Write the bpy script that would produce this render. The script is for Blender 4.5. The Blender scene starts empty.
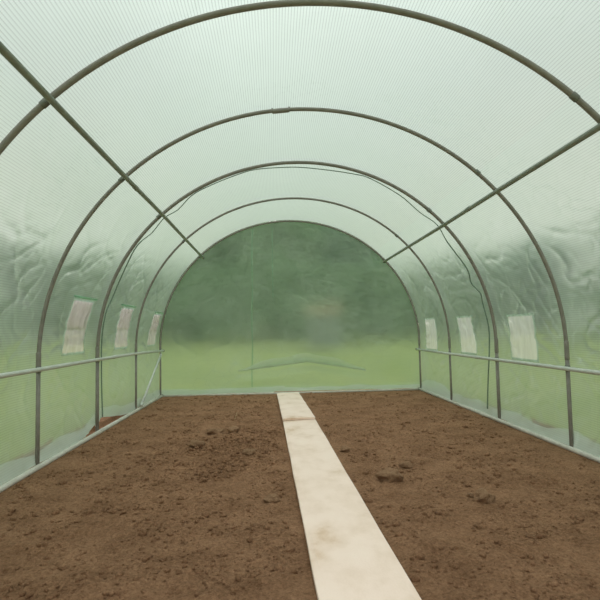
import bpy, bmesh, math, random
from mathutils import Vector, Matrix, noise

S = bpy.context.scene
COL = S.collection
PI = math.pi
random.seed(7)

# ------------------------------------------------------------------ helpers
def link(o, parent=None):
    COL.objects.link(o)
    if parent is not None:
        o.parent = parent
    return o

def tag(o, label=None, cat=None, group=None, kind=None):
    if label: o['label'] = label
    if cat: o['category'] = cat
    if group: o['group'] = group
    if kind: o['kind'] = kind
    return o

def empty(name, loc=(0, 0, 0), label=None, cat=None, group=None):
    o = bpy.data.objects.new(name, None)
    o.location = loc
    o.empty_display_size = .1
    link(o)
    return tag(o, label, cat, group)

def mesh_obj(name, verts, faces, mat, parent=None, smooth=True, uvs=None):
    """verts in world space; when parented they are made local to the parent's location."""
    me = bpy.data.meshes.new(name)
    if parent is not None:
        off = Vector((0, 0, 0)); p = parent
        while p is not None:
            off += p.location; p = p.parent
        verts = [(v[0] - off.x, v[1] - off.y, v[2] - off.z) for v in verts]
    me.from_pydata(verts, [], faces)
    me.update()
    if smooth:
        me.polygons.foreach_set('use_smooth', [True] * len(me.polygons))
    if uvs is not None:
        ul = me.uv_layers.new(name='UVMap')
        for l in me.loops:
            ul.data[l.index].uv = uvs[l.vertex_index]
    me.materials.append(mat)
    o = bpy.data.objects.new(name, me)
    return link(o, parent)

def tube_geo(pts, r, n=12, cap=True, up=Vector((0, 1, 0)), v0=0):
    """sweep of a circle along pts; r a number or a list"""
    pts = [Vector(p) for p in pts]
    N = len(pts); vs = []; fs = []
    prev = None
    for i, p in enumerate(pts):
        t = (pts[min(i + 1, N - 1)] - pts[max(i - 1, 0)]).normalized()
        if prev is None:
            a = up - t * up.dot(t)
            if a.length < 1e-3:
                a = Vector((1, 0, 0)) - t * t.x
        else:
            a = prev - t * prev.dot(t)
        a.normalize(); prev = a
        b = t.cross(a)
        rr = r[i] if isinstance(r, (list, tuple)) else r
        for k in range(n):
            c = 2 * PI * k / n
            q = p + (a * math.cos(c) + b * math.sin(c)) * rr
            vs.append(tuple(q))
    for i in range(N - 1):
        for k in range(n):
            k2 = (k + 1) % n
            fs.append((v0 + i * n + k, v0 + i * n + k2, v0 + (i + 1) * n + k2, v0 + (i + 1) * n + k))
    if cap:
        fs.append(tuple(v0 + k for k in range(n))[::-1])
        fs.append(tuple(v0 + (N - 1) * n + k for k in range(n)))
    return vs, fs

def tube(name, pts, r, mat, parent=None, n=12, up=Vector((0, 1, 0))):
    v, f = tube_geo(pts, r, n, True, up)
    return mesh_obj(name, v, f, mat, parent)

def sm(a, b, x):
    t = min(1, max(0, (x - a) / (b - a)))
    return t * t * (3 - 2 * t)

# ------------------------------------------------------------------ materials
def new_mat(name):
    m = bpy.data.materials.new(name); m.use_nodes = True
    nt = m.node_tree
    for n in list(nt.nodes):
        nt.nodes.remove(n)
    return m, nt, nt.nodes.new('ShaderNodeOutputMaterial')

def nd(nt, typ, **kw):
    n = nt.nodes.new(typ)
    for k, v in kw.items():
        if k in n.inputs.keys():
            n.inputs[k].default_value = v
        else:
            setattr(n, k, v)
    return n

def mathn(nt, op, a, b=None, c=None):
    n = nt.nodes.new('ShaderNodeMath'); n.operation = op
    for i, v in enumerate((a, b, c)):
        if v is None: continue
        if isinstance(v, (int, float)): n.inputs[i].default_value = v
        else: nt.links.new(v, n.inputs[i])
    return n.outputs[0]

def ramp(nt, fac, stops):
    r = nt.nodes.new('ShaderNodeValToRGB')
    el = r.color_ramp.elements
    while len(el) < len(stops): el.new(.5)
    for e, (p, c) in zip(el, stops):
        e.position = p; e.color = (*c, 1)
    nt.links.new(fac, r.inputs[0])
    return r.outputs[0]

def texnoise(nt, scale, detail=4, rough=.55, vec=None, dim='3D'):
    n = nt.nodes.new('ShaderNodeTexNoise')
    n.inputs['Scale'].default_value = scale
    n.inputs['Detail'].default_value = detail
    n.inputs['Roughness'].default_value = rough
    if vec is not None: nt.links.new(vec, n.inputs['Vector'])
    return n.outputs['Fac']

def geo_pos(nt, scale=None):
    g = nt.nodes.new('ShaderNodeNewGeometry').outputs['Position']
    if scale is None: return g
    m = nt.nodes.new('ShaderNodeMapping'); m.inputs['Scale'].default_value = scale
    nt.links.new(g, m.inputs['Vector'])
    return m.outputs[0]

def principled(name, stops, nscale=8, rough=.6, metal=0, bump=0, bscale=60, detail=5, vecscale=None, spec=.5):
    m, nt, out = new_mat(name)
    p = nd(nt, 'ShaderNodeBsdfPrincipled', Roughness=rough, Metallic=metal)
    p.inputs['Specular IOR Level'].default_value = spec
    v = geo_pos(nt, vecscale) if vecscale else geo_pos(nt)
    nt.links.new(ramp(nt, texnoise(nt, nscale, detail, .6, v), stops), p.inputs['Base Color'])
    if bump:
        b = nd(nt, 'ShaderNodeBump', Strength=bump, Distance=.01)
        nt.links.new(texnoise(nt, bscale, 6, .65, v), b.inputs['Height'])
        nt.links.new(b.outputs[0], p.inputs['Normal'])
    nt.links.new(p.outputs[0], out.inputs[0])
    return m

def film_material(name, clear_tint, milk, milk_amt, rough=.30, line=.10, ior=1.12, cloud=.25, crease=.24, thread=.58, dif=.28):
    """woven scrim polyethylene: a milky layer that scatters daylight through, a rough see-through layer, a thin sheen"""
    m, nt, out = new_mat(name)
    L = nt.links
    uv = nd(nt, 'ShaderNodeUVMap').outputs[0]
    sep = nt.nodes.new('ShaderNodeSeparateXYZ'); L.new(uv, sep.inputs[0])
    # weave: threads along the tunnel every 12 mm, finer ones across
    a = mathn(nt, 'SINE', mathn(nt, 'MULTIPLY', sep.outputs[0], 2 * PI / .0125))
    b = mathn(nt, 'SINE', mathn(nt, 'MULTIPLY', sep.outputs[1], 2 * PI / .009))
    th = mathn(nt, 'ADD', mathn(nt, 'MULTIPLY', mathn(nt, 'POWER', mathn(nt, 'MAXIMUM', a, 0.0), 1.5), 1.0),
               mathn(nt, 'MULTIPLY', mathn(nt, 'POWER', mathn(nt, 'MAXIMUM', b, 0.0), 2.0), .35))
    pos = geo_pos(nt)
    cl = mathn(nt, 'SUBTRACT', texnoise(nt, 2.2, 5, .6, pos), .5)
    cl2 = mathn(nt, 'SUBTRACT', texnoise(nt, 14, 5, .65, geo_pos(nt, (.7, .5, 3.0))), .5)
    lw = nd(nt, 'ShaderNodeLayerWeight', Blend=.35)
    fac = mathn(nt, 'ADD', milk_amt, mathn(nt, 'MULTIPLY', th, line))
    fac = mathn(nt, 'ADD', fac, mathn(nt, 'MULTIPLY', cl, cloud))
    fac = mathn(nt, 'ADD', fac, mathn(nt, 'MULTIPLY', cl2, cloud * 1.0))
    fac = mathn(nt, 'ADD', fac, mathn(nt, 'MULTIPLY', lw.outputs['Facing'], .16))
    # crease marks where the sheet has been folded: thin lines whitened to paint in sky sheen
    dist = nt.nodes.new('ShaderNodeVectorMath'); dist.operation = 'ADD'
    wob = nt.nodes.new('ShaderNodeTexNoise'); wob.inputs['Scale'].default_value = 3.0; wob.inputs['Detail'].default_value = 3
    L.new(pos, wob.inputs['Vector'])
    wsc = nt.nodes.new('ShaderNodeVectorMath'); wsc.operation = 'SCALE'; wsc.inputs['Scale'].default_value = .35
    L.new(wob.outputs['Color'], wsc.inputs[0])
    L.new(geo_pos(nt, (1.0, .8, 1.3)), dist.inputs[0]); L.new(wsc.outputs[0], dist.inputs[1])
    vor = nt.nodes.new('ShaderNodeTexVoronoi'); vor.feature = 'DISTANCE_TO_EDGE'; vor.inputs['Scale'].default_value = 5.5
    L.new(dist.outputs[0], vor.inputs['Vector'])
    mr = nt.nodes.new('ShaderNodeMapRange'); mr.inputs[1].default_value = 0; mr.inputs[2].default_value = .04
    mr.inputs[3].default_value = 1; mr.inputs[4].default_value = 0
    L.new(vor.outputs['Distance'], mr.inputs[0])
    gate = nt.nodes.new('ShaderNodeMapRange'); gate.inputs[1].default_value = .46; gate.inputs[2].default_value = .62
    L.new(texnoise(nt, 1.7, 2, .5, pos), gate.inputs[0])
    crease_sheen = mathn(nt, 'MULTIPLY', mr.outputs[0], gate.outputs[0])
    fac = mathn(nt, 'ADD', fac, mathn(nt, 'MULTIPLY', crease_sheen, crease))
    cf = nd(nt, 'ShaderNodeClamp'); L.new(fac, cf.inputs[0])
    bmp = nd(nt, 'ShaderNodeBump', Strength=.25, Distance=.01)
    L.new(texnoise(nt, 9, 5, .6, geo_pos(nt, (1, .6, 1.4))), bmp.inputs['Height'])
    tr = nd(nt, 'ShaderNodeBsdfTranslucent', Color=(*milk, 1))
    df = nd(nt, 'ShaderNodeBsdfDiffuse', Color=(*milk, 1))
    thc = nt.nodes.new('ShaderNodeMix'); thc.data_type = 'RGBA'          # the threads are a denser, darker plastic
    L.new(mathn(nt, 'MINIMUM', th, 1.0), thc.inputs[0])
    thc.inputs[6].default_value = (*milk, 1); thc.inputs[7].default_value = (*[x * thread for x in milk], 1)
    L.new(thc.outputs[2], tr.inputs[0]); L.new(thc.outputs[2], df.inputs[0])
    mk = nd(nt, 'ShaderNodeMixShader', Fac=dif)
    L.new(tr.outputs[0], mk.inputs[1]); L.new(df.outputs[0], mk.inputs[2])
    rf = nd(nt, 'ShaderNodeBsdfRefraction', Color=(*clear_tint, 1), Roughness=rough, IOR=ior)
    # a slanting view passes through more plastic, so the tint deepens
    gm = nd(nt, 'ShaderNodeGamma', Color=(*clear_tint, 1))
    L.new(mathn(nt, 'ADD', 1.0, mathn(nt, 'MULTIPLY', lw.outputs['Facing'], 2.2)), gm.inputs[1])
    L.new(gm.outputs[0], rf.inputs[0])
    mx = nd(nt, 'ShaderNodeMixShader')
    L.new(cf.outputs[0], mx.inputs[0]); L.new(rf.outputs[0], mx.inputs[1]); L.new(mk.outputs[0], mx.inputs[2])
    gl = nd(nt, 'ShaderNodeBsdfGlossy', Color=(.95, 1, .97, 1), Roughness=.32)
    L.new(bmp.outputs[0], gl.inputs['Normal'])
    fr = nd(nt, 'ShaderNodeFresnel', IOR=1.45)
    L.new(bmp.outputs[0], fr.inputs['Normal'])
    ms = nd(nt, 'ShaderNodeMixShader')
    L.new(mathn(nt, 'MINIMUM', mathn(nt, 'MULTIPLY', fr.outputs[0], .8), .35), ms.inputs[0])
    L.new(mx.outputs[0], ms.inputs[1]); L.new(gl.outputs[0], ms.inputs[2])
    L.new(ms.outputs[0], out.inputs[0])
    return m

def cloth_material(name, col, through):
    """fine white insect netting: threads and the holes between them"""
    m, nt, out = new_mat(name); L = nt.links
    uv = nd(nt, 'ShaderNodeUVMap').outputs[0]
    n1 = texnoise(nt, 30, 3, .5, geo_pos(nt, (1, 1, .15)))
    c = ramp(nt, n1, [(.3, tuple(x * .86 for x in col)), (.7, col)])
    tr = nd(nt, 'ShaderNodeBsdfTranslucent'); df = nd(nt, 'ShaderNodeBsdfDiffuse')
    L.new(c, tr.inputs[0]); L.new(c, df.inputs[0])
    mk = nd(nt, 'ShaderNodeMixShader', Fac=.3)
    L.new(tr.outputs[0], mk.inputs[1]); L.new(df.outputs[0], mk.inputs[2])
    tp = nd(nt, 'ShaderNodeBsdfTransparent', Color=(.95, .95, .95, 1))
    mx = nd(nt, 'ShaderNodeMixShader', Fac=1 - through)
    L.new(tp.outputs[0], mx.inputs[1]); L.new(mk.outputs[0], mx.inputs[2])
    L.new(mx.outputs[0], out.inputs[0])
    return m

M = {}
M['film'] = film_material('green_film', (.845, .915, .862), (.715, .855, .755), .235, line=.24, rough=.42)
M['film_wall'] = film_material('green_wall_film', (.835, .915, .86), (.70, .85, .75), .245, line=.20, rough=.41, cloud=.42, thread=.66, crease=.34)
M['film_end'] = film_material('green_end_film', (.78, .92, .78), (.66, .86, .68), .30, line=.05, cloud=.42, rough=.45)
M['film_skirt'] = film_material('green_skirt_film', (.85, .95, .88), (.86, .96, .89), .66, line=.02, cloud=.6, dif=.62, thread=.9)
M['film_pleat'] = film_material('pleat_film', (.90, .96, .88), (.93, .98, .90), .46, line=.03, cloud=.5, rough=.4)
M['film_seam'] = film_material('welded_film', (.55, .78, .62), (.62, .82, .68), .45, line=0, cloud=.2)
M['net'] = cloth_material('insect_netting', (.92, .91, .86), .36)
M['net_clean'] = cloth_material('clean_netting', (.88, .95, .88), .22)
M['net_flap'] = cloth_material('folded_netting', (.64, .60, .59), .2)
M['hem'] = cloth_material('window_hem', (.60, .74, .64), .15)
M['steel'] = principled('galvanised_steel', [(.3, (.20, .19, .165)), (.7, (.27, .255, .225))], 25, .5, .15, .15, 200)
M['steel_green'] = principled('olive_grey_steel', [(.3, (.20, .225, .19)), (.7, (.28, .30, .26))], 25, .45, .1, .12, 200)
M['steel_pale'] = principled('pale_steel', [(.3, (.52, .55, .50)), (.7, (.62, .65, .6))], 20, .4, .1, .1, 200)
M['base_steel'] = principled('weathered_pale_steel', [(.3, (.50, .48, .42)), (.7, (.66, .64, .57))], 14, .5, .05, .2, 120)
M['dark_metal'] = principled('dark_clamp', [(.3, (.15, .16, .14)), (.7, (.22, .23, .2))], 30, .5, .3)
M['cord'] = principled('dark_green_cord', [(.3, (.14, .21, .16)), (.7, (.2, .28, .22))], 40, .8)
M['board'] = principled('pale_board', [(.27, (.66, .47, .33)), (.40, (.80, .63, .52)), (.55, (.87, .70, .60)), (.8, (.90, .745, .645))], 4.5, .75, 0, .15, 90, 10, (1.6, 1.1, 1), .2)
M['straw'] = principled('dry_straw', [(.3, (.55, .45, .26)), (.7, (.68, .58, .36))], 20, .8)

def soil_mat(name, lo, hi):
    m, nt, out = new_mat(name); L = nt.links
    p = nd(nt, 'ShaderNodeBsdfPrincipled', Roughness=.95)
    p.inputs['Specular IOR Level'].default_value = .12
    pos = geo_pos(nt)
    n1 = texnoise(nt, 5, 6, .65, pos); n2 = texnoise(nt, 70, 6, .7, pos)
    n3 = texnoise(nt, 190, 5, .75, pos)
    f = mathn(nt, 'ADD', mathn(nt, 'MULTIPLY', n1, .3), mathn(nt, 'ADD', mathn(nt, 'MULTIPLY', n2, .4), mathn(nt, 'MULTIPLY', n3, .3)))
    L.new(ramp(nt, f, [(.38, lo), (.5, tuple((a + b) / 2 for a, b in zip(lo, hi))), (.62, hi)]), p.inputs['Base Color'])
    b1 = nd(nt, 'ShaderNodeBump', Strength=1.0, Distance=.016)
    L.new(n2, b1.inputs['Height'])
    b2 = nd(nt, 'ShaderNodeBump', Strength=.8, Distance=.005)
    L.new(texnoise(nt, 230, 4, .7, pos), b2.inputs['Height']); L.new(b1.outputs[0], b2.inputs['Normal'])
    L.new(b2.outputs[0], p.inputs['Normal'])
    L.new(p.outputs[0], out.inputs[0])
    return m
M['soil'] = soil_mat('brown_soil', (.150, .074, .036), (.450, .255, .145))
M['clod'] = soil_mat('dry_clod', (.24, .14, .078), (.44, .27, .16))
M['lawn'] = principled('lawn_grass', [(.3, (.20, .25, .075)), (.5, (.265, .30, .10)), (.7, (.33, .355, .14))], .35, .9, 0, .6, 40, 8, None, .1)
M['bark'] = principled('bark', [(.3, (.07, .05, .035)), (.7, (.14, .11, .08))], 12, .9, 0, .6, 30)
def leaf_mat(name, a, b):
    m, nt, out = new_mat(name); L = nt.links
    c = ramp(nt, texnoise(nt, 1.8, 4, .6, geo_pos(nt)), [(.35, a), (.65, b)])
    d = nd(nt, 'ShaderNodeBsdfDiffuse'); t = nd(nt, 'ShaderNodeBsdfTranslucent')
    L.new(c, d.inputs[0]); L.new(c, t.inputs[0])
    mx = nd(nt, 'ShaderNodeMixShader', Fac=.3)
    L.new(d.outputs[0], mx.inputs[1]); L.new(t.outputs[0], mx.inputs[2]); L.new(mx.outputs[0], out.inputs[0])
    return m
M['leaf'] = [leaf_mat('dark_leaves', (.13, .27, .11), (.19, .37, .16)),
             leaf_mat('mid_leaves', (.15, .31, .12), (.21, .40, .17)),
             leaf_mat('blue_leaves', (.14, .30, .18), (.19, .38, .24))]
M['shed_wall'] = principled('grey_board_wall', [(.3, (.17, .20, .18)), (.7, (.21, .24, .22))], 3, .8, 0, .2, 30)
M['shed_roof'] = principled('orange_brown_roof', [(.3, (.28, .20, .11)), (.7, (.34, .24, .14))], 4, .8, 0, .3, 40)
M['shed_door'] = principled('dull_grey_door', [(.3, (.14, .17, .15)), (.7, (.17, .2, .18))], 3, .7)

# ------------------------------------------------------------------ tunnel numbers (metres)
HW, HS, HT = 1.5, .567, 2.0            # half width, height of the straight posts, height of the crown
YN, YA, YB, YC, YD = 1.885, 2.842, 3.766, 4.796, 5.808
Y0 = -.12                              # the open doorway behind the camera
FO = .0185                             # film outside the tube centres

def prof(a, off=0.0):
    """arch angle a (0 = right eave ... pi = left eave) -> x, z"""
    return (HW + off) * math.cos(a), HS + (HT - HS + off) * math.sin(a)

# ------------------------------------------------------------------ frame: hoops
def clampring(name, c, axis, r, h, mat, parent):
    a = Vector(axis).normalized(); c = Vector(c)
    up = Vector((0, 1, 0)) if abs(a.y) < .9 else Vector((1, 0, 0))
    v, f = tube_geo([c - a * h, c - a * h * .85, c + a * h * .85, c + a * h], [r * .9, r, r, r * .9], 14, True, up)
    return mesh_obj(name, v, f, mat, parent)

LZ = lambda y: .528                    # left side rail height
def hoop(y, r, label, crown_sleeve=False, wob=0.0):
    root = empty('steel_hoop', (0, y, 0), label, 'hoop', 'steel hoops of the tunnel frame')
    pts = []
    for i in range(97):
        a = PI * i / 96
        x, z = prof(a)
        k = wob * math.sin(a * 3 + y) * math.sin(a)
        pts.append((x + k * math.cos(a), y, z + k * math.sin(a)))
    tube('arch_pipe', pts, r, M['steel'], root, 14)
    for s in (1, -1):
        tube('post', [(s * HW, y, -.06), (s * HW, y, .2), (s * HW, y, HS - .02)], r, M['steel'], root, 14)
        clampring('joint_sleeve', (s * HW, y, HS + .0), (0, 0, 1), r + .0022, .055, M['steel'], root)
    if crown_sleeve:
        a = PI * .53; x, z = prof(a)
        clampring('crown_sleeve', (x, y, z), (math.sin(a), 0, -math.cos(a)), r + .0025, .05, M['steel'], root)
        for da in (-.033, .033):
            x2, z2 = prof(a + da)
            clampring('bolt', (x2, y, z2 + r + .004), (0, 0, 1), .005, .006, M['dark_metal'], root)
    # clamps that take the purlins and the side rails
    for a in (math.radians(47.5), math.radians(180 - 45.5)):
        x, z = prof(a)
        clampring('purlin_clamp', (x, y, z), (math.sin(a), 0, -math.cos(a)), r + .003, .016, M['dark_metal'], root)
    for s, zz in ((1, .464), (-1, LZ(y))):
        clampring('rail_clamp', (s * HW, y, zz), (0, 0, 1), r + .003, .018, M['dark_metal'], root)
    return root

hoop(YN, .0125, 'nearest steel hoop, passing overhead above all the others past the upper left corner')
hoop(YA, .0115, 'steel hoop with a small sleeve joint at its crown, second nearest of the arches', True, .004)
hoop(YB, .0128, 'thicker steel hoop with a wavy dark cord running just behind it', False, .004)
hoop(YC, .0102, 'slim steel hoop with the pale diagonal brace standing at its left foot', False, .003)
hoop(YD, .0102, 'farthest and smallest steel hoop, outlining the green end wall')

# purlins: two long pipes slung under the hoops
PLX, PLZ, PRX, PRZ = -1.013, 1.585, 1.113, 1.503
def long_pipe(name, part, pts, r, mat, label, cat, group, joints=()):
    root = empty(name, (pts[0][0], pts[0][1], pts[0][2]), label, cat, group)
    tube(part, pts, r, mat, root, 12, Vector((1, 0, 0)))
    for j in joints:
        clampring('joint_sleeve', j, (0, 1, 0), r + .002, .035, mat, root)
    for e in (pts[-1],):
        clampring('end_cap', (e[0], e[1] + .004, e[2]), (0, 1, 0), r + .0025, .008, M['dark_metal'], root)
    return root
long_pipe('purlin', 'pipe', [(PLX, .1, PLZ), (PLX, YA, PLZ), (PLX, YB, PLZ + .006), (PLX, YC, PLZ), (PLX, YD + .005, PLZ - .004)], .0135,
          M['steel_green'], 'dark steel purlin pipe running under the hoops along the left roof', 'pipe', 'roof purlins', [(PLX, YA + .15, PLZ)])
long_pipe('purlin', 'pipe', [(PRX, .1, PRZ), (PRX, YA, PRZ), (PRX, YB, PRZ - .004), (PRX, YC, PRZ), (PRX, YD + .005, PRZ + .003)], .0135,
          M['steel_green'], 'dark steel purlin pipe running under the hoops along the right roof', 'pipe', 'roof purlins', [(PRX, YA + .4, PRZ)])
# side rails, bolted to the inside of the posts
RX = HW - .030
long_pipe('side_rail', 'pipe', [(-RX, .1, .53), (-RX, YA, .53), (-RX, YB, .533), (-RX, YC, .530), (-RX, YD + .005, .512)], .0125,
          M['steel_pale'], 'pale steel side rail below the left windows', 'rail', 'side rails', [(-RX, YB + .3, .5325)])
long_pipe('side_rail', 'pipe', [(RX, .1, .464), (RX, YA, .464), (RX, YB, .464), (RX, YC, .463), (RX, YD + .005, .468)], .0125,
          M['steel_pale'], 'pale steel side rail below the right windows', 'rail', 'side rails', [(RX, YB + .3, .464)])
# base rails on the soil
BX = HW - .016
long_pipe('base_rail', 'pipe', [(-BX, .1, .004), (-BX, YA, .004), (-BX, YC, .004), (-BX, YD, .003)], .0155,
          M['base_steel'], 'weathered pale base rail along the left foot, beside bare soil', 'rail', 'base rails', [(-BX, YB + .05, .004)])
long_pipe('base_rail', 'pipe', [(BX, .1, .006), (BX, YA, .006), (BX, YC, .006), (BX, YD, .006)], .0145,
          M['base_steel'], 'weathered pale base rail along the right foot, beside bare soil', 'rail', 'base rails', [(BX, YB + .25, .006)])
root = empty('base_rail', (-HW, YD - .015, .004), 'weathered pale base rail across the foot of the end wall', 'rail', 'base rails')
tube('pipe', [(-HW + .02, YD - .02, .001), (0, YD - .02, .001), (HW - .02, YD - .02, .004)], .012, M['base_steel'], root, 12)
# diagonal brace in the last left bay
root = empty('diagonal_brace', (-HW + .02, YC, .0), 'pale diagonal brace pipe in the last bay on the left', 'brace')
bz0, bz1 = Vector((-RX - .004, YC + .085, .03)), Vector((-RX - .004, YD - .075, .475))
tube('pipe', [bz0, bz1], .0115, M['steel_pale'], root, 12)
for p, q in ((bz0, bz1), (bz1, bz0)):
    d = (q - p).normalized()
    clampring('flattened_end', p + d * .02, d, .0135, .022, M['steel_pale'], root)

# ------------------------------------------------------------------ film
def vnoise(x, y, z): return noise.noise(Vector((x, y, z)))
def ridge(x, y, z, p=6):
    return max(0.0, 1 - abs(vnoise(x, y, z)) * 2.2) ** p
HOOPS = [YN - 2.0, YN - 1.0, YN, YA, YB, YC, YD]
def bay(y):
    for a, b in zip(HOOPS, HOOPS[1:]):
        if a <= y <= b:
            return math.sin(PI * (y - a) / (b - a))
    return 0.0
def film_disp(arc, y, side):
    """outward displacement; arc = metres along the film from the left foot"""
    b = bay(y)
    bb = min(1, b * 1.6)
    hgt = min(arc, ARC - arc)                 # how far from the nearer foot
    loose = 1 - sm(.9, 1.7, hgt)              # slack film low down, taut overhead
    d = -.012 * b * b * (.35 + .65 * loose)
    d += bb * (.003 + .012 * loose) * vnoise(arc * 2.1 + side * 9, y * 2.4, 3.1)
    c = ridge(arc * 3.2 + y * 2.0 + side * 4, y * 2.0 - arc * 1.2, 7.7 + side, 9) + .8 * ridge(arc * 5.4 - y * 3.3, y * 2.6 + arc * 1.6, 1.3 + side * 3, 9)
    c += .5 * ridge(arc * 9 + y * 5, y * 6 - arc * 3, 4.1 + side, 6)
    d += -bb * (.0008 + .0085 * loose) * c
    return d

# arc-length table of the film profile from left foot to right foot
o_ = FO
def film_point(sec, t):
    if sec == 'L': return (-(HW + o_), t)
    if sec == 'R': return ((HW + o_), t)
ELL = []
n_ = 400
acc = HS
px, pz = prof(PI, o_)
for i in range(n_ + 1):
    a = PI - PI * i / n_
    x, z = prof(a, o_)
    acc += math.hypot(x - px, z - pz); px, pz = x, z
    ELL.append((acc, a))
ARC = ELL[-1][0] + HS
def arc_of_angle(a):
    i = min(n_, max(0, (PI - a) / PI * n_)); j = int(i); f = i - j
    return ELL[j][0] if j >= n_ else ELL[j][0] * (1 - f) + ELL[j + 1][0] * f
def arc_of_z(z, side):
    if z <= HS: s = z
    else:
        a = math.asin(min(1, (z - HS) / (HT - HS + o_)))
        s = arc_of_angle(PI - a)
    return s if side < 0 else ARC - s
def point_of_z(z, side):
    if z <= HS: return side * (HW + o_), z, Vector((side, 0, 0))
    a = math.asin(min(1, (z - HS) / (HT - HS + o_)))
    x, zz = prof(a, o_)
    n = Vector((math.cos(a) / HW, 0, math.sin(a) / (HT - HS))).normalized()
    return side * x, zz, Vector((side * n.x, 0, n.z))

# windows: side, y0, y1, z0, z1, shift of the edges (bottom, top)
WIN = {-1: [(3.19, 3.54, .597, .940, -.035, .035), (4.18, 4.565, .600, .937, -.015, .012), (5.28, 5.645, .592, .920, -.06, .085)],
       1: [(3.18, 3.549, .487, .789, 0, 0), (4.163, 4.518, .487, .806, -.004, .004), (5.174, 5.536, .483, .812, 0, 0)]}
def yshift(y, z, side):
    s = 0
    for (y0, y1, z0, z1, b, t) in WIN[side]:
        c = (y0 + y1) / 2; h = (y1 - y0) / 2
        w = math.exp(-max(0, abs(y - c) - h) ** 2 / .012)
        f = (z - z0) / (z1 - z0); f = min(1.4, max(-.4, f))
        s += w * (b + (t - b) * f) * (1 - sm(0, .3, z - z1) * 1) * (1 - sm(0, .3, z0 - z))
    return s

def frange(a, b, step):
    n = max(1, round((b - a) / step)); return [a + (b - a) * i / n for i in range(n + 1)]
def grid_with(a, b, step, must):
    must = sorted(set([a, b] + must)); out = []
    for p, q in zip(must, must[1:]):
        out += frange(p, q, step)[:-1]
    return out + [b]

AL, AR = PI - math.radians(45.5), math.radians(47.5)     # the purlins' places, where wall turns to ceiling
ZTL = prof(AL, o_)[1]; ZTR = prof(AR, o_)[1]

def bottom_edge(side, y):
    """height of the lower edge of the film"""
    z = .012 + .006 * vnoise(y * 5, side, 0)
    if side < 0:                                       # film pulled up round the foot of the cord hoop
        z += .08 * max(0, 1 - abs(y - (YB + .10)) / (.62 if y > YB + .1 else .10)) if y > YB - .0 else 0
        z += .05 * max(0, 1 - (YB - y) / .25) if y <= YB else 0
    return max(.004, z)

def side_point(y, z, side, extra=0):
    x, zz, n = point_of_z(z, side)
    yy = y + yshift(y, z, side)
    arc = arc_of_z(z, side)
    d = film_disp(arc, yy, side) + extra
    if z < .12:                                        # the skirt turns in towards the soil
        d -= .012 * (1 - z / .12) ** 2
    return (x + n.x * d, yy, zz + n.z * d), arc, yy

def build_side(side, name, label):
    ws = WIN[side]
    ztop = ZTL if side < 0 else ZTR
    ys = grid_with(Y0, YD + .02, .013, [w[0] for w in ws] + [w[1] for w in ws])
    zs = grid_with(0.0, ztop, .014, sorted(set([w[2] for w in ws] + [w[3] for w in ws])))
    vs, uvs, fs = [], [], []
    for z in zs:
        for y in ys:
            zb = bottom_edge(side, y)
            z2 = z if z > .14 else zb + (.14 - zb) * z / .14
            p, arc, yy = side_point(y, z2, side)
            vs.append(p); uvs.append((arc, yy))
    ny = len(ys)
    def hole(y, z):
        return any(w[0] < y < w[1] and w[2] < z < w[3] for w in ws)
    for j in range(len(zs) - 1):
        for i in range(ny - 1):
            if hole((ys[i] + ys[i + 1]) / 2, (zs[j] + zs[j + 1]) / 2): continue
            q = (j * ny + i, j * ny + i + 1, (j + 1) * ny + i + 1, (j + 1) * ny + i)
            fs.append(q if side < 0 else q[::-1])
    o = mesh_obj(name, vs, fs, M['film_wall'], None, True, uvs)
    tag(o, label, 'wall', None, 'structure')
    return o

wl = build_side(-1, 'wall_left', 'left wall of crinkled green woven film with a gap over the soil')
wr = build_side(1, 'wall_right', 'right wall of crinkled green woven film, pale along its foot')

# skirts: the doubled, paler lower edge of the side film
def build_skirt(side, parent):
    ys = frange(Y0, YD, .03); zs = [0, .35, .7, 1]
    vs, uvs, fs = [], [], []
    for k in zs:
        for y in ys:
            zb = bottom_edge(side, y)
            top = .075 + .03 * vnoise(y * 3, 4 + side, 2)
            if side > 0 and YC < y < YD: top += .06 * math.sin(PI * (y - YC) / (YD - YC))
            p, arc, yy = side_point(y, max(zb, 0) + .002 + top * k, side, -.006)
            vs.append(p); uvs.append((arc, yy))
    n = len(ys)
    for j in range(3):
        for i in range(n - 1):
            q = (j * n + i, j * n + i + 1, (j + 1) * n + i + 1, (j + 1) * n + i)
            fs.append(q if side < 0 else q[::-1])
    o = mesh_obj('skirt', vs, fs, M['film_skirt'], parent, True, uvs)
    o['label'] = 'paler doubled lower edge'
build_skirt(-1, wl); build_skirt(1, wr)

# ceiling film
ys = frange(Y0, YD + .02, .03)
an = frange(AL, AR, -.016) if False else [AL + (AR - AL) * i / 100 for i in range(101)]
vs, uvs, fs = [], [], []
for a in an:
    x, z = prof(a, o_); arc = arc_of_angle(a)
    n = Vector((math.cos(a) / HW, 0, math.sin(a) / (HT - HS))).normalized()
    for y in ys:
        d = film_disp(arc, y, -1 if a > PI / 2 else 1)
        w = sm(0, .25, min(arc - arc_of_angle(AL), arc_of_angle(AR) - arc))
        if .0 < w < 1 or True:
            d = d
        vs.append((x + n.x * d, y, z + n.z * d)); uvs.append((arc, y))
ny = len(ys)
for j in range(len(an) - 1):
    for i in range(ny - 1):
        fs.append((j * ny + i, j * ny + i + 1, (j + 1) * ny + i + 1, (j + 1) * ny + i))
tag(mesh_obj('ceiling', vs, fs, M['film'], None, True, uvs), 'pale translucent woven film stretched over the hoops as the roof', 'roof film', None, 'structure')

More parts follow.
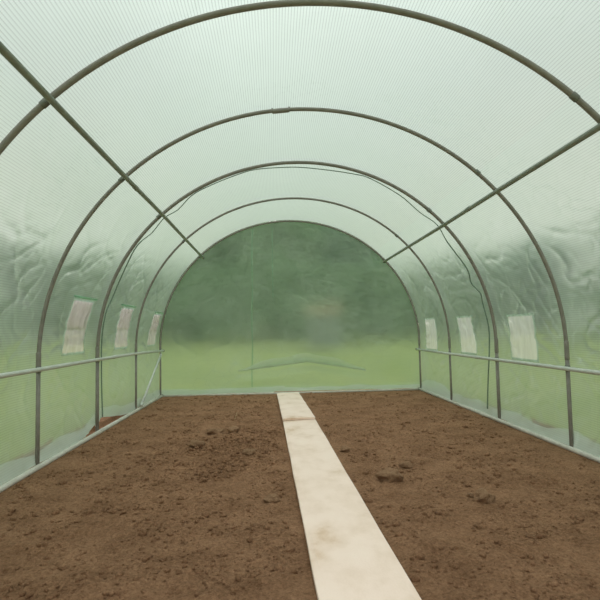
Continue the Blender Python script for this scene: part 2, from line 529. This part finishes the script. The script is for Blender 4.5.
# end wall film
def end_disp(x, z):
    e = 1 - ((abs(x) / HW) ** 2 if z < HS else (x / HW) ** 2 + ((z - HS) / (HT - HS)) ** 2)
    w = sm(0, .15, e)
    d = w * (.010 * vnoise(x * 1.3, 9.1, z * 2.6) + .004 * vnoise(x * 3, 2.1, z * 9))
    d += w * -.004 * ridge(x * 1.6 + z * 1.2, 3.3, z * 1.9 - x * .7) 
    # the slack fold that rises to a peak over the plank
    pk = .335 - abs(x - .23) * (.13 if x < .23 else .17)
    if z < pk:
        d -= w * .035 * sm(0, .12, pk - z) * sm(1.25, .5, abs(x - .2))
    # folds running from the upper left edge to the zip
    d += w * .004 * ridge((x + .6) * 2.2 + z * .5, 5.5, z * .4, 4)
    if z < .10:                                        # the hem turns inwards on the soil
        d -= .05 * (1 - z / .10) ** 2
    return -d
def top_z(x):
    x = min(abs(x), HW + .010)
    return HS + (HT - HS + .010) * math.sqrt(max(0, 1 - (x / (HW + .010)) ** 2))
NX, NZ = 150, 100
vs, uvs, fs = [], [], []
for i in range(NX + 1):
    # denser columns near the eaves
    x = -(HW + .010) * math.cos(PI * i / NX)
    tz = top_z(x)
    for k in range(NZ + 1):
        zb = -.004 + .014 * (.5 + vnoise(x * 3.1, 0, 5.5)) + (.012 if x > -.2 else 0)
        z = zb + (tz - zb) * k / NZ
        # end_disp is positive away from the camera
        vs.append((x, YD + .022 - (-end_disp(x, z)) * 1.0, z)); uvs.append((x + 5, z))
for i in range(NX):
    for k in range(NZ):
        a = i * (NZ + 1) + k
        fs.append((a, a + NZ + 1, a + NZ + 2, a + 1))
wb = mesh_obj('wall_back', vs, fs, M['film_end'], None, True, uvs)
tag(wb, 'end wall of green see-through film, lawn and trees showing dimly through', 'wall', None, 'structure')

def end_strip(name, pts, w, mat, label, off=.004):
    """a strip of welded film along pts (x, z) on the end wall"""
    vs, fs, uvs = [], [], []
    for i, (x, z) in enumerate(pts):
        for s in (-1, 1):
            vs.append((x + s * w, YD + .022 + end_disp(x, z) - off, z)); uvs.append((x + s * w, z))
    for i in range(len(pts) - 1):
        fs.append((2 * i, 2 * i + 1, 2 * i + 3, 2 * i + 2))
    o = mesh_obj(name, vs, fs, mat, wb, True, uvs); o['label'] = label
end_strip('zip_seam', [(-.437 - .026 * (1 - z / 1.92) - .004 * math.sin(z * 9), z) for z in frange(.07, 1.91, .03)], .007, M['film_seam'], 'upright zip seam left of the middle')
end_strip('weld_seam', [(-.203 - .01 * (1 - z / 1.92), z) for z in frange(1.1, 1.945, .04)], .005, M['film_seam'], 'faint short seam under the crown')
# slack film folded over itself: a flattened tent-shaped pleat above the foot
def pk(x): return .345 - (abs(x - .18) * .115 if x < .18 else abs(x - .18) * .17)
for hh, off in ((.10, .010), (.055, .016)):
    vs, fs, uvs = [], [], []
    X = frange(-.62, .86, .02)
    for x in X:
        t = sm(-.62, -.2, x) * sm(.86, .5, x)
        for k in range(5):
            z = pk(x) + (hh * (.25 + .75 * t) + .02 * vnoise(x * 4, hh * 50, 0)) * k / 4
            vs.append((x, YD + .022 + end_disp(x, max(z, pk(x) + .001)) - off * math.sin(PI * (.12 + .76 * k / 4)), z)); uvs.append((x, z))
    for i in range(len(X) - 1):
        for k in range(4):
            a = i * 5 + k; fs.append((a, a + 5, a + 6, a + 1))
    o = mesh_obj('pleat', vs, fs, M['film_pleat'], wb, True, uvs); o['label'] = 'milky doubled pleat rising to a low peak'
# hem lying along the foot of the end wall
vs, fs, uvs = [], [], []
xs = frange(-HW, HW, .025)
for k in range(5):
    for x in xs:
        f = k / 4
        h = (.062 if x < -.1 else .045) + .022 * vnoise(x * 3.3, 1.1, 8)
        y = YD + .022 + end_disp(x, h * f + .01) - .008 - .03 * (1 - f) ** 1.5 - .006 * vnoise(x * 7, f, 3)
        vs.append((x, y, .004 + (.008 if x > -.2 else 0) + h * f + .008 * vnoise(x * 5, 7, f) * (1 - f))); uvs.append((x, h * f))
n = len(xs)
for k in range(4):
    for i in range(n - 1):
        fs.append((k * n + i, k * n + i + 1, (k + 1) * n + i + 1, (k + 1) * n + i))
o = mesh_obj('hem', vs, fs, M['film_skirt'], wb, True, uvs); o['label'] = 'pale crumpled hem along the soil'

# ------------------------------------------------------------------ windows in the side film
def build_window(idx, side, w, label):
    y0, y1, z0, z1, _, _ = w
    c, _, _ = side_point((y0 + y1) / 2, z0, side)
    root = empty('window_%d' % idx, c, label, 'window')
    root['kind'] = 'structure'
    def sheet(name, ya, yb, za, zb, off, mat, fold=0.0, dens=.016, parent=root):
        Y = frange(ya, yb, dens); Z = frange(za, zb, .02)
        vs, uvs, fs = [], [], []
        for z in Z:
            for y in Y:
                ff = fold * (math.sin(y * 75 + z * 9 + idx) + .6 * math.sin(y * 41 - z * 14)) if fold else 0
                p, arc, yy = side_point(y, z, side, off + ff)
                vs.append(p); uvs.append((arc, yy))
        n = len(Y)
        for j in range(len(Z) - 1):
            for i in range(n - 1):
                q = (j * n + i, j * n + i + 1, (j + 1) * n + i + 1, (j + 1) * n + i)
                fs.append(q if side < 0 else q[::-1])
        return mesh_obj(name, vs, fs, mat, parent, True, uvs)
    sheet('netting', y0, y1, z0, z1, 0, M['net'] if side < 0 else M['net_clean'], .0035 if side < 0 else .002)
    h = .012
    for (a, b, c_, d) in ((y0 - h, y0 + h * .4, z0 - h, z1 + h), (y1 - h * .4, y1 + h, z0 - h, z1 + h),
                          (y0, y1, z0 - h, z0 + h * .4), (y0, y1, z1 - h * .4, z1 + h)):
        sheet('hem', a, b, c_, d, -.003, M['hem'])
    if side < 0:
        f = sheet('folded_flap', y0 + .01, y1 - .01, z0 + (z1 - z0) * .48, z1 - .004, .012, M['net_flap'], .006, .009)
        f['label'] = 'greyer folded netting in the upper half'
        # rolled-up cover above the opening, in darker film to stand for the shadow there
        pts = []
        for i in range(25):
            y = y0 - .03 + (y1 - y0 + .06) * i / 24
            p, _, _ = side_point(y, z1 + .022, side, -.007)
            pts.append(p)
        tube('rolled_cover', pts, [.004] + [.008 for i in range(23)] + [.004], M['film_seam'], root, 10, Vector((0, 0, 1)))
    return root
lab = ['ventilation window of pale netting in the left wall, nearest of three',
       'ventilation window of pale netting in the left wall between the cord hoop and slim hoop',
       'narrow pale ventilation window in the left wall beside the end wall',
       'pale netting window in the right wall, widest and nearest of three there',
       'pale netting window in the right wall between the cord hoop and slim hoop',
       'small pale netting window in the right wall beside the end wall']
i = 0
for s in (-1, 1):
    for w in WIN[s]:
        build_window(i + 1, s, w, lab[i]); i += 1

# ------------------------------------------------------------------ dark cord behind the second hoop
cp = [(-1.49, 3.85, .10), (-1.497, 3.845, .40), (-1.494, 3.84, .673), (-1.462, 3.825, .866), (-1.43, 3.88, .991), (-1.34, 3.883, 1.205),
      (-1.234, 3.84, 1.382), (-1.138, 3.915, 1.498), (-1.034, 3.869, 1.603), (-.940, 3.93, 1.682), (-.808, 3.83, 1.773), (-.637, 3.832, 1.862),
      (-.442, 3.82, 1.934), (-.318, 3.815, 1.965), (-.15, 3.84, 1.987), (.025, 3.861, 1.996), (.263, 3.87, 1.974), (.45, 3.83, 1.93), (.574, 3.815, 1.889),
      (.814, 3.858, 1.766), (.985, 3.913, 1.642), (1.120, 3.906, 1.538), (1.212, 3.945, 1.405), (1.348, 3.909, 1.186), (1.401, 3.955, 1.070),
      (1.432, 3.869, .985), (1.454, 3.883, .915), (1.488, 3.865, .712), (1.494, 3.883, .531), (1.495, 3.93, .30), (1.49, 3.955, .06)]
def catmull(P, n=6):
    out = []; P = [Vector(p) for p in P]
    for i in range(len(P) - 1):
        p0, p1, p2, p3 = P[max(0, i - 1)], P[i], P[i + 1], P[min(len(P) - 1, i + 2)]
        for k in range(n):
            t = k / n
            out.append(.5 * ((2 * p1) + (p2 - p0) * t + (2 * p0 - 5 * p1 + 4 * p2 - p3) * t * t + (3 * p1 - p0 - 3 * p2 + p3) * t ** 3))
    return out + [P[-1]]
cpts = catmull(cp, 5)
tag(tube('film_cord', cpts, [.0052 if abs(p.x) > 1.2 else .0038 for p in cpts], M['cord'], None, 8), 'wavy dark green cord on the film, just behind the thicker hoop', 'cord')

# ------------------------------------------------------------------ soil
PLK = [(-.106, .155, 1.815, -.143, .112, 3.911)]
def plank_mid(y): return .0245 + (y - 1.815) * (-.0155 - .0245) / (3.911 - 1.815)
def soil_h(x, y):
    h = .012 * noise.fractal(Vector((x * 2.2, y * 2.2, 0)), 1, 2, 3)
    n1 = noise.fractal(Vector((x * 11, y * 11, 3)), .9, 2.1, 3)
    h += .008 * n1
    v = noise.voronoi(Vector((x * 17 + .3 * n1, y * 17, 1.5)))[0][0]
    h += .011 * max(0, .42 - v) * (1 + vnoise(x * 3, y * 3, 8)) + .006 * vnoise(x * 38, y * 38, 2) + .004 * vnoise(x * 75, y * 75, 4)
    h -= .012 * max(0, vnoise(x * 8, y * 8, 12) - .25)
    # the rougher patch left of the plank
    g = math.exp(-((x + .47) / .28) ** 2 - ((y - 3.15) / .55) ** 2)
    h += g * .030 * (noise.fractal(Vector((x * 13, y * 13, 21)), .75, 2, 4) + .12)
    edge = min(HW - .02 - abs(x), YD - .04 - y)
    k = sm(-.02, .10, edge)
    h = h * k - (.006 + (.012 * n1 if abs(x) > HW else 0)) * (1 - k)
    if abs(x) > 1.53: h += ((.085 + .02 * n1) * sm(1.54, 1.585, -x) if x < 0 and 3.3 < y < 4.9 else (.05 + .02 * n1) * sm(1.56, 1.70, abs(x)))      # soil bank outside the film, added to keep the foot gap in shade
    dp = abs(x - plank_mid(y)) - .14
    if y > .7:
        k = sm(0, .07, dp)
        h = min(h, .03) * k + (-.004) * (1 - k)
    return h
xs = frange(-1.72, 1.72, .009); ysn = []
y = .25
while y < YD + .2:
    ysn.append(y); y += .006 + .0011 * y
vs = [(x, y, soil_h(x, y)) for y in ysn for x in xs]
n = len(xs); fs = []
for j in range(len(ysn) - 1):
    for i in range(n - 1):
        fs.append((j * n + i, j * n + i + 1, (j + 1) * n + i + 1, (j + 1) * n + i))
tag(mesh_obj('floor', vs, fs, M['soil']), 'bare brown dug soil filling the tunnel floor', 'soil', None, 'structure')

def lump(c, r, seed, sub=1, sq=(1, 1, .7)):
    bm = bmesh.new(); bmesh.ops.create_icosphere(bm, subdivisions=sub, radius=1)
    vs = []
    for v in bm.verts:
        p = v.co
        k = 1 + .42 * vnoise(p.x * 1.4 + seed, p.y * 1.4, p.z * 1.4 + seed * .7) + .26 * vnoise(p.x * 3.2, p.y * 3.2 + seed, p.z * 3.2) + .12 * vnoise(p.x * 7, p.y * 7 + seed, p.z * 7)
        vs.append((c[0] + p.x * r * k * sq[0], c[1] + p.y * r * k * sq[1], c[2] + p.z * r * k * sq[2]))
    fs = [tuple(v.index for v in f.verts) for f in bm.faces]
    bm.free()
    return vs, fs

CL = [(.327, 2.37, .050, (1.25, .9, .62), 'largest soil clod, right of the plank with a dark hollow at its left'),
      (.643, 2.05, .034, (1.15, 1.0, .8), 'smooth rounded clod in the right foreground with a pebble-sized one behind'),
      (.612, 2.115, .015, (1, 1, .85), 'small pale clod touching the smooth rounded clod in the right foreground'),
      (-.631, 3.62, .040, (1.5, .8, .6), 'long clod at the far left of the rough patch, left of the plank'),
      (-.50, 3.60, .036, (1.2, .8, .7), 'knobbly clod at the far end of the rough patch, left of the plank'),
      (-.70, 3.22, .036, (1.4, .8, .6), 'flat clod at the left side of the rough patch'),
      (-.36, 2.95, .032, (1.2, 1, .65), 'broad clod at the near side of the rough patch'),
      (-.22, 2.16, .026, (1.3, .9, .65), 'low clod beside the left edge of the plank in the foreground'),
      (.205, 2.98, .026, (1.1, .9, .8), 'clod close against the right edge of the plank, halfway along'),
      (.47, 2.60, .028, (1.2, 1, .7), 'lone reddish clod in the middle of the right bed')]

# loose crumbs all over: nobody could count them
bm = bmesh.new(); bmesh.ops.create_icosphere(bm, subdivisions=1, radius=1)
BV = [v.co.copy() for v in bm.verts]; BF = [tuple(v.index for v in f.verts) for f in bm.faces]; bm.free()
V, F = [], []
rnd = random.Random(3)
cnt = 0
while cnt < 16000:
    if rnd.random() < .16:
        x, y = rnd.gauss(-.47, .2), rnd.gauss(3.1, .4)
    else:
        x = rnd.uniform(-1.44, 1.44); y = 1.1 + (5.72 - 1.1) * rnd.random() ** 1.25
    if abs(x) > 1.44 or not 1 < y < 5.72 or abs(x - plank_mid(y)) < .155: continue
    if vnoise(x * 4, y * 4, 30) < -.25: continue
    if any((x - c[0]) ** 2 + (y - c[1]) ** 2 < (c[2] * 1.6 + .012) ** 2 for c in CL): continue
    r = min(.018 if rnd.random() < .3 or abs(x + .47) < .25 and abs(y - 3.1) < .5 else .011, .0026 * (1 / max(.02, rnd.random())) ** .5)
    z = soil_h(x, y) + r * .15
    b = len(V); rz = rnd.uniform(0, 6.28); cs, sn = math.cos(rz), math.sin(rz)
    sx, sy, sz = rnd.uniform(.8, 1.4), rnd.uniform(.7, 1.1), rnd.uniform(.5, .85)
    for p in BV:
        k = 1 + rnd.uniform(-.22, .22)
        q = (p.x * sx * k * r, p.y * sy * k * r, p.z * sz * k * r)
        V.append((x + q[0] * cs - q[1] * sn, y + q[0] * sn + q[1] * cs, z + q[2]))
    F += [tuple(i + b for i in f) for f in BF]
    cnt += 1
tag(mesh_obj('soil_crumbs', V, F, M['soil']), 'loose crumbs of brown soil scattered over the bed', 'soil', None, 'stuff')

# the clods one can pick out
for i, (x, y, r, sq, lb) in enumerate(CL):
    z = soil_h(x, y)
    v, f = lump((x, y, z + r * sq[2] * .62), r, i * 3.7 + 1, 3, sq)
    tag(mesh_obj('soil_clod', v, f, M['clod']), lb, 'clod', 'picked-out clods of soil')

# a dry straw sticking up
x, y = -.521, 4.13; z = soil_h(x, y)
tag(tube('dry_straw', [(x - .012, y, z - .004), (x, y, z + .03), (x + .010, y - .005, z + .06)], [.0022, .002, .0015], M['straw'], None, 6), 'thin dry straw standing up from the far left soil', 'straw')

# ------------------------------------------------------------------ boards of the path
def board(p00, p10, p01, p11, z0, z1, t, label, seed):
    """p00,p10 the near edge (left, right), p01,p11 the far edge"""
    nu, nv = 14, 90; vs, fs = [], []
    for lay in range(2):
        for j in range(nv + 1):
            f = j / nv
            for i in range(nu + 1):
                g = i / nu
                a = Vector(p00).lerp(Vector(p10), g); b = Vector(p01).lerp(Vector(p11), g)
                q = a.lerp(b, f)
                zz = z0 + (z1 - z0) * f
                e = min(g, 1 - g) * .26
                rnd_ = -.003 * (1 - sm(0, .006, e)) if lay else 0
                wv = .0015 * vnoise(f * 6, seed, 0)
                zz = zz + wv + (t + rnd_ if lay else 0)
                wob = .0025 * vnoise(f * 9, seed + 3, g * .5) if i in (0, nu) else 0
                vs.append((q.x + wob, q.y + (.003 * vnoise(g * 4, seed, 6) if j in (0, nv) else 0), zz))
    W = nu + 1; Lr = (nu + 1) * (nv + 1)
    for j in range(nv):
        for i in range(nu):
            a = j * W + i
            fs.append((Lr + a, Lr + a + 1, Lr + a + W + 1, Lr + a + W))
            fs.append((a, a + W, a + W + 1, a + 1))
    for j in range(nv):
        for i in (0, nu):
            a = j * W + i
            q = (a, Lr + a, Lr + a + W, a + W)
            fs.append(q if i == 0 else q[::-1])
    for i in range(nu):
        for j in (0, nv):
            a = j * W + i
            q = (a, a + 1, Lr + a + 1, Lr + a)
            fs.append(q if j == 0 else q[::-1])
    o = mesh_obj('path_board', vs, fs, M['board'], None, False)
    return tag(o, label, 'board', 'boards of the path')
def lerp2(y, a, b): return a[0] + (b[0] - a[0]) * (y - a[1]) / (b[1] - a[1])
lx = lambda y: lerp2(y, (-.106, 1.829), (-.143, 3.91)); rx = lambda y: lerp2(y, (.155, 1.802), (.112, 3.911))
board((lx(1.0), 1.0, 0), (rx(1.0), 1.0, 0), (lx(3.96) + .0, 3.96, 0), (rx(3.96), 3.965, 0), 0, 0, .019,
      'long pale board of the path in the foreground, running towards the doorway', 1)
board((-.146, 3.905, 0), (.108, 3.935, 0), (-.180, 5.66, 0), (.066, 5.70, 0), .0215, .003, .017,
      'short pale board of the path at the far end, touching the end wall', 2)

# ------------------------------------------------------------------ outside
vs, fs = [], []
def lawn_z(x, y):
    r = math.hypot(x, y - 3)
    return -.055 + .048 * max(0, min(r, 26) - 5.5) * sm(4, 9, r)
gx = frange(-40, 40, 1.0); gy = frange(-12, 45, 1.0)
for y in gy:
    for x in gx:
        vs.append((x, y, lawn_z(x, y)))
n = len(gx)
for j in range(len(gy) - 1):
    for i in range(n - 1):
        fs.append((j * n + i, j * n + i + 1, (j + 1) * n + i + 1, (j + 1) * n + i))
tag(mesh_obj('lawn', vs, fs, M['lawn']), 'bright green lawn around the tunnel, seen dimly through the film', 'lawn', None, 'structure')

def tree_meshes(seed, mat):
    """crown of leaf blades over a branching trunk, 1 m tall unit tree"""
    r = random.Random(seed); V, F = [], []
    blobs = [(0, 0, .22, .24, .22), (0, 0, .46, .25, .24), (0, 0, .70, .24, .24)]
    for k in range(9):
        a = r.uniform(0, 6.28); d = r.uniform(.06, .12)
        blobs.append((d * math.cos(a), d * math.sin(a), r.uniform(.12, .78), r.uniform(.09, .13), r.uniform(.1, .16)))
    for (cx, cy, cz, rr, rh) in blobs:
        for k in range(900 if rr > .17 else 240):
            d = Vector((r.gauss(0, 1), r.gauss(0, 1), r.gauss(0, 1))).normalized()
            s = r.random() ** .35
            p = Vector((cx + d.x * rr * s, cy + d.y * rr * s, max(.02, cz + d.z * rh * s)))
            u = Vector((r.gauss(0, 1), r.gauss(0, 1), r.gauss(0, .6))).normalized()
            w = u.cross(Vector((r.gauss(0, 1), r.gauss(0, 1), r.gauss(0, 1)))).normalized()
            l = r.uniform(.022, .04); h = l * .6; b = len(V)
            V += [tuple(p - u * l), tuple(p + w * h), tuple(p + u * l), tuple(p - w * h)]
            F.append((b, b + 1, b + 2, b + 3))
    cm = bpy.data.meshes.new('foliage'); cm.from_pydata(V, [], F); cm.materials.append(mat)
    tv, tf = tube_geo([(0, 0, -.02), (.01, 0, .2), (0, .01, .45), (.01, 0, .8)], [.035, .028, .02, .006], 8, True, Vector((0, 1, 0)))
    for k in range(5):
        a = k * 1.3; v2, f2 = tube_geo([(0, 0, .18 + k * .08), (.12 * math.cos(a), .12 * math.sin(a), .3 + k * .09), (.24 * math.cos(a), .24 * math.sin(a), .4 + k * .08)], [.014, .01, .003], 6, True, Vector((0, 0, 1)), len(tv))
        tv += v2; tf += f2
    tm = bpy.data.meshes.new('trunk'); tm.from_pydata(tv, [], tf); tm.materials.append(M['bark'])
    return cm, tm
KIND = [tree_meshes(11 + k, M['leaf'][k]) for k in range(3)]
rt = random.Random(5)
def tree(x, y, h, k, wid, label, group):
    root = empty('leafy_tree', (x, y, lawn_z(x, y)), label, 'tree', group)
    root.scale = (h * wid, h * wid, h)
    for nm, me in zip(('foliage', 'trunk'), KIND[k]):
        o = bpy.data.objects.new(nm, me); link(o, root)
for i in range(9):
    x = -13.4 + 3.4 * i
    y = 19.5 + .3 * (i % 2)
    tree(x, y, rt.uniform(5.3, 5.7), i % 3, 1.12, 'dark green tree showing as a blur through the end wall film', 'trees beyond the end wall')
for i in range(8):
    tree(-14.0 + 4.0 * i, 24.6, rt.uniform(6.0, 6.4), (i + 1) % 3, 1.2, 'dark green tree showing as a blur through the end wall film', 'trees beyond the end wall')
for s, nm in ((-1, 'left'), (1, 'right')):
    for i in range(6):
        a = math.radians(43 + 50 * i / 5) if False else math.radians(44 + 9.6 * i)
        d = 17.2
        tree(s * d * math.sin(a), d * math.cos(a), rt.uniform(5.2, 5.6), 2 if i % 2 else 1, .95, 'green tree showing as a blur through the %s wall film' % nm, 'trees beyond the %s wall' % nm)

# hedges in front of the trees
def hedge(p0, p1, h, t, label, seed):
    r = random.Random(seed); V, F = [], []
    p0, p1 = Vector(p0), Vector(p1); d = (p1 - p0); Lh = d.length; d.normalize(); nrm = Vector((-d.y, d.x, 0))
    root = empty('leafy_hedge', (p0.x, p0.y, lawn_z(p0.x, p0.y)), label, 'hedge')
    for k in range(int(Lh * h * 150)):
        u = r.random() * Lh
        z = h * (1 - r.random() ** 2.2 * 1.0) * (1 + .12 * vnoise(u * .8, seed, 0))
        w = r.choice((-1, 1)) * t / 2 * r.random() ** .3 * (1 - .35 * (z / h) ** 3)
        q = p0 + d * u + nrm * w; q.z = lawn_z(q.x, q.y) + z
        a = Vector((r.gauss(0, 1), r.gauss(0, 1), r.gauss(0, .6))).normalized()
        b_ = a.cross(Vector((r.gauss(0, 1), r.gauss(0, 1), r.gauss(0, 1)))).normalized()
        l = r.uniform(.09, .15); b = len(V)
        V += [tuple(q - a * l), tuple(q + b_ * l * .6), tuple(q + a * l), tuple(q - b_ * l * .6)]
        F.append((b, b + 1, b + 2, b + 3))
    mesh_obj('foliage', V, F, M['leaf'][0], root, False)
    for k in range(int(Lh / 1.2)):
        q = p0 + d * (k + .5) * 1.2; z0 = lawn_z(q.x, q.y)
        tube('stem', [(q.x, q.y, z0 - .03), (q.x + .03, q.y, z0 + h * .4), (q.x, q.y, z0 + h * .8)], [.035, .025, .008], M['bark'], root, 6)
hedge((-9.0, 17.0, 0), (10.0, 17.0, 0), 2.3, 1.1, 'long dark hedge below the trees, beyond the end wall film', 3)
hedge((-9.3, 12.4, 0), (-12.4, 3.0, 0), 1.9, 1.0, 'long hedge dimly seen through the left wall film', 4)
hedge((9.3, 12.4, 0), (12.4, 3.0, 0), 1.9, 1.0, 'long hedge dimly seen through the right wall film', 5)

# a dim grey box with an orange-brown roof edge, standing on the lawn beyond the end wall
def boxgeo(x0, x1, y0, y1, z0, z1):
    v = [(x, y, z) for z in (z0, z1) for y in (y0, y1) for x in (x0, x1)]
    f = [(0, 2, 3, 1), (4, 5, 7, 6), (0, 1, 5, 4), (2, 6, 7, 3), (0, 4, 6, 2), (1, 3, 7, 5)]
    return v, f
sx, sy = .72, 14.0
sz = lawn_z(sx, sy)
root = empty('garden_shed', (sx + .42, sy, sz), 'dim grey shed with orange-brown roof edge, seen through the end wall film', 'shed')
v, f = boxgeo(sx, sx + .86, sy, sy + .9, sz - .05, 1.18); mesh_obj('wall_box', v, f, M['shed_wall'], root, False)
v = [(sx - .06, sy - .08, 1.18), (sx + .92, sy - .08, 1.18), (sx + .92, sy + 1.0, 1.18), (sx - .06, sy + 1.0, 1.18),
     (sx - .06, sy - .08, 1.27), (sx + .92, sy - .08, 1.27), (sx + .92, sy + 1.0, 1.40), (sx - .06, sy + 1.0, 1.40)]
mesh_obj('roof', v, [(0, 3, 2, 1), (4, 5, 6, 7), (0, 1, 5, 4), (2, 3, 7, 6), (1, 2, 6, 5), (0, 4, 7, 3)], M['shed_roof'], root, False)
v, f = boxgeo(sx + .25, sx + .6, sy - .02, sy, sz + .02, 1.02); mesh_obj('door', v, f, M['shed_door'], root, False)

# ------------------------------------------------------------------ sky
w = bpy.data.worlds.new('overcast_sky'); S.world = w; w.use_nodes = True
nt = w.node_tree
for n_ in list(nt.nodes): nt.nodes.remove(n_)
out = nt.nodes.new('ShaderNodeOutputWorld'); bg = nt.nodes.new('ShaderNodeBackground')
tc = nt.nodes.new('ShaderNodeTexCoord')
sp = nt.nodes.new('ShaderNodeSeparateXYZ'); nt.links.new(tc.outputs['Generated'], sp.inputs[0])
cl = texnoise(nt, 2.3, 5, .55, tc.outputs['Generated'])
el = mathn(nt, 'MAXIMUM', sp.outputs[2], 0.0)
base = mathn(nt, 'ADD', .80, mathn(nt, 'MULTIPLY', mathn(nt, 'SMOOTH_MIN', el, .95, .1), .0))
zen = nt.nodes.new('ShaderNodeMapRange'); zen.interpolation_type = 'SMOOTHSTEP'
nt.links.new(sp.outputs[2], zen.inputs[0]); zen.inputs[1].default_value = .5; zen.inputs[2].default_value = .95; zen.inputs[3].default_value = 0; zen.inputs[4].default_value = 1.0
st = mathn(nt, 'ADD', .92, mathn(nt, 'MULTIPLY', mathn(nt, 'SUBTRACT', cl, .5), .55))
st = mathn(nt, 'ADD', st, zen.outputs[0])
colr = ramp(nt, el, [(.0, (1.0, .93, .86)), (.36, (1.0, .945, .895)), (.55, (.97, .965, .98)), (1, (.97, .965, .98))])
nt.links.new(colr, bg.inputs[0]); nt.links.new(st, bg.inputs[1]); nt.links.new(bg.outputs[0], out.inputs[0])

# ------------------------------------------------------------------ camera
yaw, pitch, roll = .0533, .061, -.0199
c, s = math.cos(yaw), math.sin(yaw)
fw = Vector((s * math.cos(pitch), c * math.cos(pitch), math.sin(pitch)))
rt_ = Vector((c, -s, 0)); up = rt_.cross(fw)
r2 = rt_ * math.cos(roll) + up * math.sin(roll); u2 = -rt_ * math.sin(roll) + up * math.cos(roll)
cam = bpy.data.cameras.new('camera'); cam.sensor_width = 36; cam.lens = 500 / 600 * 36; cam.clip_start = .02
co = bpy.data.objects.new('camera', cam); COL.objects.link(co)
co.matrix_world = Matrix(((r2.x, u2.x, -fw.x, -.2022), (r2.y, u2.y, -fw.y, 0), (r2.z, u2.z, -fw.z, .713), (0, 0, 0, 1)))
S.camera = co

vs_ = S.view_settings
vs_.view_transform = 'Standard'; vs_.look = 'None'; vs_.gamma = 1; vs_.use_curve_mapping = False
vs_.exposure = 0.0
